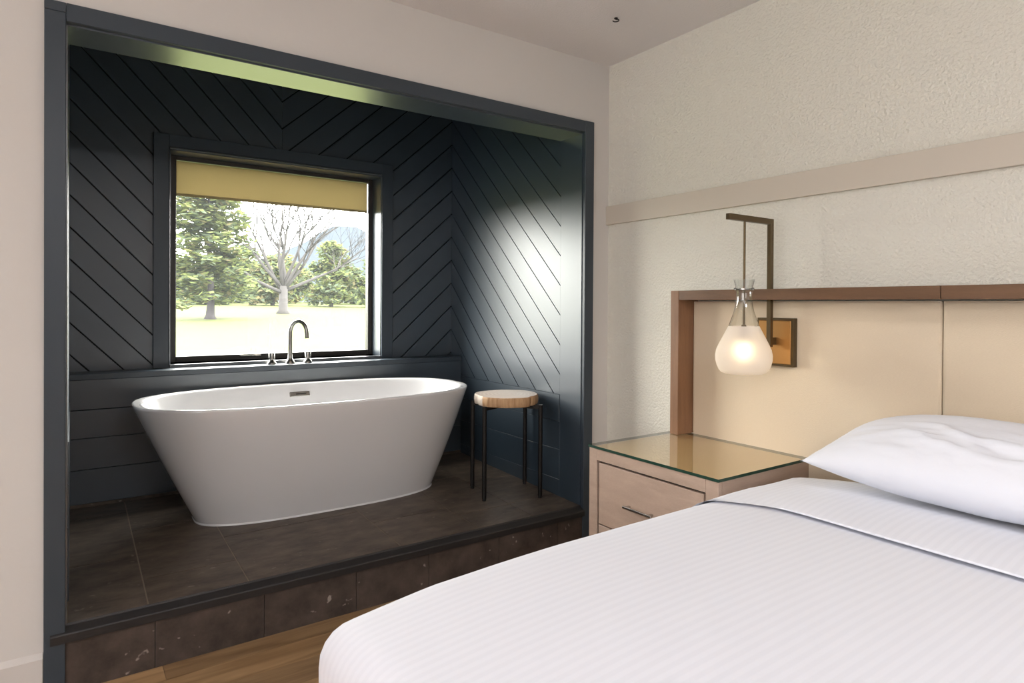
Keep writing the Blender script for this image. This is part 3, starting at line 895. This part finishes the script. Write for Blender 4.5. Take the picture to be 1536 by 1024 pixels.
for b in bs:
    qy = min(max(b, iy0), iy1); L = abs(b - qy); s = 1 if b > qy else -1
    edge_in = max(0.0, b - (iy1 - 0.16))
    xe = XE - 0.9 * edge_in ** 1.35 if edge_in < 0.3 else XE - 0.9 * 0.3 ** 1.35
    row = []
    for dx, hh in prof:
        sm = max(0.0, min(1.0, (min(b, iy1) + 1.48) / 0.24)); sm = sm * sm * (3 - 2 * sm)
        hh = max(hh * (1 - 0.62 * sm), min(hh, 0.0075)) + 0.003 * (1 - sm) * noise.noise(Vector((b * 3, dx * 8, 5)))
        if L < PI * R / 2:
            t = L / R
            p = Vector((xe + dx, qy + s * (R + hh) * math.sin(t), TOP - R + (R + hh) * math.cos(t)))
        else:
            p = Vector((xe + dx, qy + s * (R + hh), TOP - R - (L - PI * R / 2)))
        e = max(0.0, (p.y + 1.42)) / 0.3
        p.z -= 0.012 * e * e
        row.append((bm.verts.new(p), (dx, b)))
    grid.append(row)
for r0, r1 in zip(grid, grid[1:]):
    for i in range(len(prof) - 1):
        q = [r0[i], r0[i + 1], r1[i + 1], r1[i]]
        f = bm.faces.new([v for v, _ in q])
        for lp, (_, c) in zip(f.loops, q): lp[uv].uv = c
tf = obj('turned_down_fold', bm, M['fold'], dv, smooth=True)

# (centre u, v, direction u, v, length, width, height) of the creases on the pillow's face
CREASES = [(-0.05, -0.35, -0.87, -0.5, 0.42, 0.055, 0.016), (-0.12, -0.42, -0.87, -0.5, 0.42, 0.06, -0.010),
           (0.30, -0.42, -0.8, -0.6, 0.14, 0.04, 0.010), (0.22, -0.50, -0.8, -0.6, 0.12, 0.035, 0.009), (0.42, -0.46, -0.7, -0.7, 0.10, 0.035, 0.008),
           (0.62, -0.50, -0.95, 0.3, 0.16, 0.05, 0.008), (0.12, -0.62, -0.97, -0.2, 0.20, 0.04, 0.008), (-0.3, -0.68, -0.97, -0.2, 0.25, 0.04, 0.008),
           (-0.55, -0.2, -0.9, -0.45, 0.3, 0.06, 0.010), (0.75, -0.25, -0.9, 0.5, 0.18, 0.05, 0.008), (0.5, -0.72, -0.98, 0.1, 0.25, 0.03, 0.006)]
def make_pillow(name, label, cx, cy, cz, hl, hd, ht, tilt, seed):
    bm = NB()
    nu, nv = 72, 44
    for side in (1, -1):
        g = []
        for i in range(nu + 1):
            row = []
            for j in range(nv + 1):
                u, v = 2 * i / nu - 1, 2 * j / nv - 1
                pu, pv = max(0, 1 - abs(u) ** 2.3), max(0, 1 - abs(v) ** 2.4)
                t = ht * (pu ** 0.62) * (pv ** 0.55)
                # sides bow in between the corners
                y = u * hl * (1 - 0.055 * (1 - v * v)) * (1 - 0.17 * max(0.0, v) ** 2 * u * u)
                x = v * hd * (1 - 0.06 * (1 - u * u))
                wv = Vector((u * 2.1 + seed, v * 1.6, side * 3.0))
                wr = noise.noise(wv) * 0.007
                if side > 0:
                    for u0, v0, du, dv, ln, wd, am in CREASES:
                        a = ((u - u0) * du + (v - v0) * dv); b = (-(u - u0) * dv + (v - v0) * du)
                        b += 0.05 * math.sin(a * 9 + u0 * 20)
                        wr += am * math.exp(-(a / ln) ** 2 - (b / wd) ** 2)
                    front = max(0.0, min(1.0, (-v - 0.15) / 0.4))
                    wr += front * 0.006 * noise.noise(Vector((u * 7, v * 9, 4.0)))
                # soft corners
                z = side * (t + wr * (pu * pv) ** 0.5)
                row.append(bm.verts.new((x, y, z)))
            g.append(row)
        for i in range(nu):
            for j in range(nv):
                bm.faces.new((g[i][j], g[i + 1][j], g[i + 1][j + 1], g[i][j + 1]))
    bmesh.ops.remove_doubles(bm, verts=bm.verts, dist=0.0004)
    bm.transform(Matrix.Translation((cx, cy, cz)) @ Matrix.Rotation(-tilt, 4, 'Y'))
    o = obj(name, bm, M['pillow'], smooth=True, origin=(cx, cy, cz))
    return tag(o, label, 'pillow')
make_pillow('pillow', 'plump white pillow lying on the bed against the headboard', -0.255, -1.715, 0.782, 0.40, 0.205, 0.106, math.radians(12), 2.0)

# ------------------------------------------------------------------ outdoors
def zl(x, y): return -0.95 + 0.026 * y + 0.10 * math.sin(x * 0.08 + 1) * min(1, y / 30)
bm = NB()
gx = [-90 + 10 * i for i in range(22)]; gy = [1.6, 4, 8, 14, 20, 28, 36, 44, 52, 60, 70, 82, 96]
gv = [[bm.verts.new((x, y, zl(x, y))) for y in gy] for x in gx]
for i in range(len(gx) - 1):
    for j in range(len(gy) - 1):
        bm.faces.new((gv[i][j], gv[i + 1][j], gv[i + 1][j + 1], gv[i][j + 1]))
LW = obj('lawn', bm, M['lawn'], smooth=True)
struct(LW, 'bright green lawn outside the alcove window', 'lawn')

def leaves(bm, centre, rad, n, size, mats, flat=0.5):
    for _ in range(n):
        while True:
            d = Vector((random.uniform(-1, 1), random.uniform(-1, 1), random.uniform(-1, 1)))
            if 0.15 < d.length < 1: break
        p = Vector(centre) + Vector((d.x * rad[0], d.y * rad[1], d.z * rad[2]))
        a = random.uniform(0, 2 * PI)
        u = Vector((math.cos(a), math.sin(a), random.uniform(-flat, flat))).normalized()
        w = u.cross(Vector((random.uniform(-0.6, 0.6), random.uniform(-0.6, 0.6), 1))).normalized()
        s = size * random.uniform(0.6, 1.3)
        q = [p - u * s, p + w * s * 0.45, p + u * s, p - w * s * 0.45]
        f = bm.faces.new([bm.verts.new(c) for c in q])
        f.material_index = random.choices(range(len(mats)), weights=mats)[0]
LEAF = [M['leaf_light'], M['leaf_dark'], M['leaf_gold']]

# evergreen with layered boughs
ex, ey = 4.9, 41.4
ez = zl(ex, ey)
ev = thing('evergreen_tree', 'tall spreading green tree with layered boughs at the left of the lawn', 'tree', (ex, ey, ez))
bm = NB(); tube(bm, [(ex, ey, ez - 0.1), (ex, ey, ez + 0.25), (ex + 0.05, ey, ez + 1.2), (ex - 0.1, ey, ez + 6), (ex, ey, ez + 11.5)], [0.42, 0.27, 0.2, 0.13, 0.03], 10)
obj('trunk', bm, M['trunk'], ev, smooth=True)
bm = NB()
for k in range(240):
    h = random.uniform(0.0, 1.0)
    z = ez + 1.25 + h * 10.5
    rmax = 3.0 * (1 - h) ** 0.55 + 0.25
    a = random.uniform(0, 2 * PI); r = rmax * random.uniform(0.15, 1.0)
    leaves(bm, (ex + r * math.cos(a) - 0.2, ey + r * math.sin(a), z - 0.12 * r), (0.80, 0.80, 0.34), 55, 0.27, (5, 4, 1))
obj('foliage', bm, LEAF, ev)

# bare deciduous tree
bx, by = 11.4, 49.0
bz = zl(bx, by)
bt = thing('bare_tree', 'leafless spreading tree in the middle of the lawn', 'tree', (bx, by, bz))
bm = NB(); twigs = []
def branch(bm, p, d, L, r, depth, seg):
    pts = [p]; rad = [r]
    n = 4
    for i in range(n):
        d = (d + Vector((random.uniform(-.22, .22), random.uniform(-.22, .22), random.uniform(-.06, .16)))).normalized()
        p = p + d * (L / n)
        pts.append(p.copy()); rad.append(r * (1 - 0.5 * (i + 1) / n))
    tube(bm, pts, rad, seg)
    if depth == 0: return
    for k in range(random.choice((4, 4, 5))):
        i = random.randint(2, n)
        nd = (d + Vector((random.uniform(-.9, .9), random.uniform(-.9, .9), random.uniform(-.05, .5)))).normalized()
        branch(bm, pts[i].copy(), nd, L * random.uniform(.55, .8), rad[i] * 0.72, depth - 1, max(3, seg - 1))
b0 = Vector((bx, by, bz - 0.1))
tube(bm, [b0, b0 + Vector((0, 0, 0.4)), b0 + Vector((0.05, 0, 2.3))], [0.62, 0.36, 0.30], 10)
obj('trunk', bm, M['bare'], bt, smooth=True)
for d in ((-0.9, 0.1, 0.9), (-0.5, -0.2, 1.3), (-0.12, 0.1, 1.6), (0.25, 0.2, 1.5), (0.6, -0.1, 1.2), (1.1, 0.2, 0.35), (0.3, 0.5, 1.3), (-1.0, -0.3, 0.4), (-0.7, 0.4, 1.0), (0.45, -0.5, 1.6)):
    bm = NB()
    branch(bm, b0 + Vector((0.03, 0, random.uniform(1.7, 2.2))), Vector(d).normalized(), random.uniform(4.2, 5.2), 0.16, 4, 6)
    obj('limb', bm, M['bare'], bt, smooth=True)

# belt of trees closing the lawn
protos = []
def belt_tree(name, label, x, y, h, w, mats, seed):
    random.seed(seed)
    z = zl(x, y)
    t = thing(name, label, 'tree', (x, y, z), 'trees along the far edge of the lawn')
    bm = NB(); tube(bm, [(x, y, z - 0.1), (x, y, z + h * 0.5), (x, y, z + h * 0.85)], [0.25, 0.18, 0.05], 8)
    obj('trunk', bm, M['trunk'], t, smooth=True)
    bm = NB()
    for k in range(70):
        q = random.uniform(0, 1)
        rmax = w * (1 - q ** 2.2) ** 0.5 * (0.75 + 0.25 * random.random())
        a = random.uniform(0, 2 * PI); r = rmax * math.sqrt(random.random())
        leaves(bm, (x + r * math.cos(a), y + r * math.sin(a), z + 0.35 + q * (h - 0.5)), (0.95, 0.95, 0.6), 40, 0.40, mats, 0.9)
    obj('foliage', bm, LEAF, t)
    return t
def copy_tree(t, x, y, rz, s, label):
    c = t.copy(); C.objects.link(c); c.location = (x, y, zl(x, y)); c.rotation_euler = (0, 0, rz); c.scale = (s, s, s); c['label'] = label
    for ch in t.children:
        d = ch.copy(); C.objects.link(d); d.parent = c
    return c
L1 = 'leafy green tree in the belt closing the lawn'
L2 = 'low dark green tree in the belt closing the lawn'
L3 = 'golden green tree in the belt closing the lawn'
T1 = belt_tree('belt_tree', L1, 22.6, 70.5, 7.4, 2.9, (5, 4, 1), 11)
T4 = belt_tree('belt_tree', L1, 28.6, 69.5, 7.6, 2.7, (5, 4, 1), 14)
T2 = belt_tree('belt_tree', L2, 10.0, 75, 5.2, 2.8, (2, 6, 1), 12)
T3 = belt_tree('belt_tree', L3, 16.6, 73, 6.0, 2.6, (3, 4, 3), 13)
random.seed(21)
row2 = [(T2, -27), (T1, -19), (T2, -11), (T3, -3), (T2, 5), (T2, 13), (T3, 20.5), (T2, 28), (T1, 36), (T2, 44)]
spots = [(T2, -42), (T1, -34.5), (T2, -27.5), (T3, -20.5), (T1, -9.5), (T2, -2.2), (T3, 3.6), (T2, 36.5), (T3, 44.5), (T1, 52.5), (T2, 60.5)]
for t, x in spots:
    s = random.uniform(0.88, 1.1)
    y = 75 - 0.12 * max(0, x - 8) + random.uniform(-1.5, 1.5)
    copy_tree(t, x, y, random.uniform(0, 6), s, t['label'])
for t, x in row2:
    copy_tree(t, x, 84 + random.uniform(-0.8, 0.8), random.uniform(0, 6), random.uniform(1.0, 1.08), t['label'])
for t, x in [(T2, -8), (T1, 1), (T2, 9.5), (T1, 17.8), (T2, 25), (T2, 33.5), (T1, 42)]:
    copy_tree(t, x, 92.5 + random.uniform(-0.4, 0.4), random.uniform(0, 6), random.uniform(1.02, 1.1), t['label'])
# hazy hill
bm = NB()
hv = []
for i in range(61):
    x = -160 + 10 * i
    row = []
    for j in range(7):
        f = j / 6
        prof_h = 14 + 43 * math.exp(-((x - 157) / 42) ** 2) + 14 * math.exp(-((x - 80) / 50) ** 2) + 5 * noise.noise(Vector((x * 0.02, 0, 0)))
        row.append(bm.verts.new((x, 330 + 110 * f, -2 + prof_h * math.sin(f * PI / 2) + 2 * noise.noise(Vector((x * 0.05, f * 3, 2))))))
    hv.append(row)
for i in range(60):
    for j in range(6):
        bm.faces.new((hv[i][j], hv[i + 1][j], hv[i + 1][j + 1], hv[i][j + 1]))
HL = obj('hill', bm, M['hill'], smooth=True); struct(HL, 'pale blue hazy hill beyond the trees', 'hill')

# ------------------------------------------------------------------ light
w = bpy.data.worlds.new('World'); sc.world = w; w.use_nodes = True
bg = w.node_tree.nodes['Background']
bg.inputs[0].default_value = (1.0, 0.985, 0.94, 1); bg.inputs[1].default_value = 34.0

def area(name, loc, rot, sx, sy, power, col, portal=False):
    l = bpy.data.lights.new(name, 'AREA'); l.shape = 'RECTANGLE'; l.size = sx; l.size_y = sy; l.energy = power; l.color = col
    o = bpy.data.objects.new(name, l); C.objects.link(o); o.location = loc; o.rotation_euler = rot
    if portal: l.cycles.is_portal = True
    return o
sun = bpy.data.lights.new('sun', 'SUN'); sun.energy = 17.0; sun.angle = math.radians(2); sun.color = (1, 0.96, 0.88)
so_ = bpy.data.objects.new('sun', sun); C.objects.link(so_)
so_.rotation_euler = Vector((-0.80, 0.12, -0.62)).to_track_quat('-Z', 'Y').to_euler()
# daylight through the alcove window; the other areas are added fill without real sources
area('window_portal', ((WX0 + WX1) / 2, YB + 0.221, (WZ0 + WZ1) / 2), (-PI / 2, 0, 0), WX1 - WX0, WZ1 - WZ0, 1, (1, 1, 1), True)
area('fill_far_wall', (RX0 + 0.02, -2.6, 1.5), (0, -PI / 2, 0), 1.5, 3.0, 64, (0.98, 0.985, 1.0))  # added fill for the headboard wall; no window is built here
area('fill_up', (-3.9, -3.9, 1.75), (PI, 0, 0), 1.2, 1.2, 165, (0.93, 0.955, 1.0))  # added fill bounced off the ceiling behind the camera
area('fill_overhead', (-1.6, -3.9, ZC - 0.03), (0, 0, 0), 0.7, 0.7, 55, (0.94, 0.96, 1.0))  # added fill above the bed, no fixture there
pl = bpy.data.lights.new('sconce_bulb', 'POINT'); pl.energy = 3.2; pl.color = (1, 0.70, 0.40); pl.shadow_soft_size = 0.02
po = bpy.data.objects.new('sconce_bulb', pl); C.objects.link(po); po.location = (LX, sy, lz(527) + 0.001)

# ------------------------------------------------------------------ camera
cam = bpy.data.cameras.new('camera'); co = bpy.data.objects.new('camera', cam); C.objects.link(co)
r3 = Vector((0.82133627, -0.57041273, 0.00600348)); u3 = Vector((-0.00125743, 0.00871381, 0.99996124)); f3 = Vector((0.57044294, 0.82131199, -0.00643972))
mw = Matrix((( r3.x, u3.x, -f3.x, -2.24484), (r3.y, u3.y, -f3.y, -2.37511), (r3.z, u3.z, -f3.z, 1.2), (0, 0, 0, 1)))
co.matrix_world = mw
cam.sensor_width = 36; cam.lens = 948.57 / 1536 * 36; cam.shift_y = (463.82 - 512) / 1536
cam.clip_start = 0.02; cam.clip_end = 2000
sc.camera = co
vs = sc.view_settings
vs.view_transform = 'Standard'; vs.look = 'None'; vs.gamma = 1; vs.use_curve_mapping = False
vs.exposure = -0.3
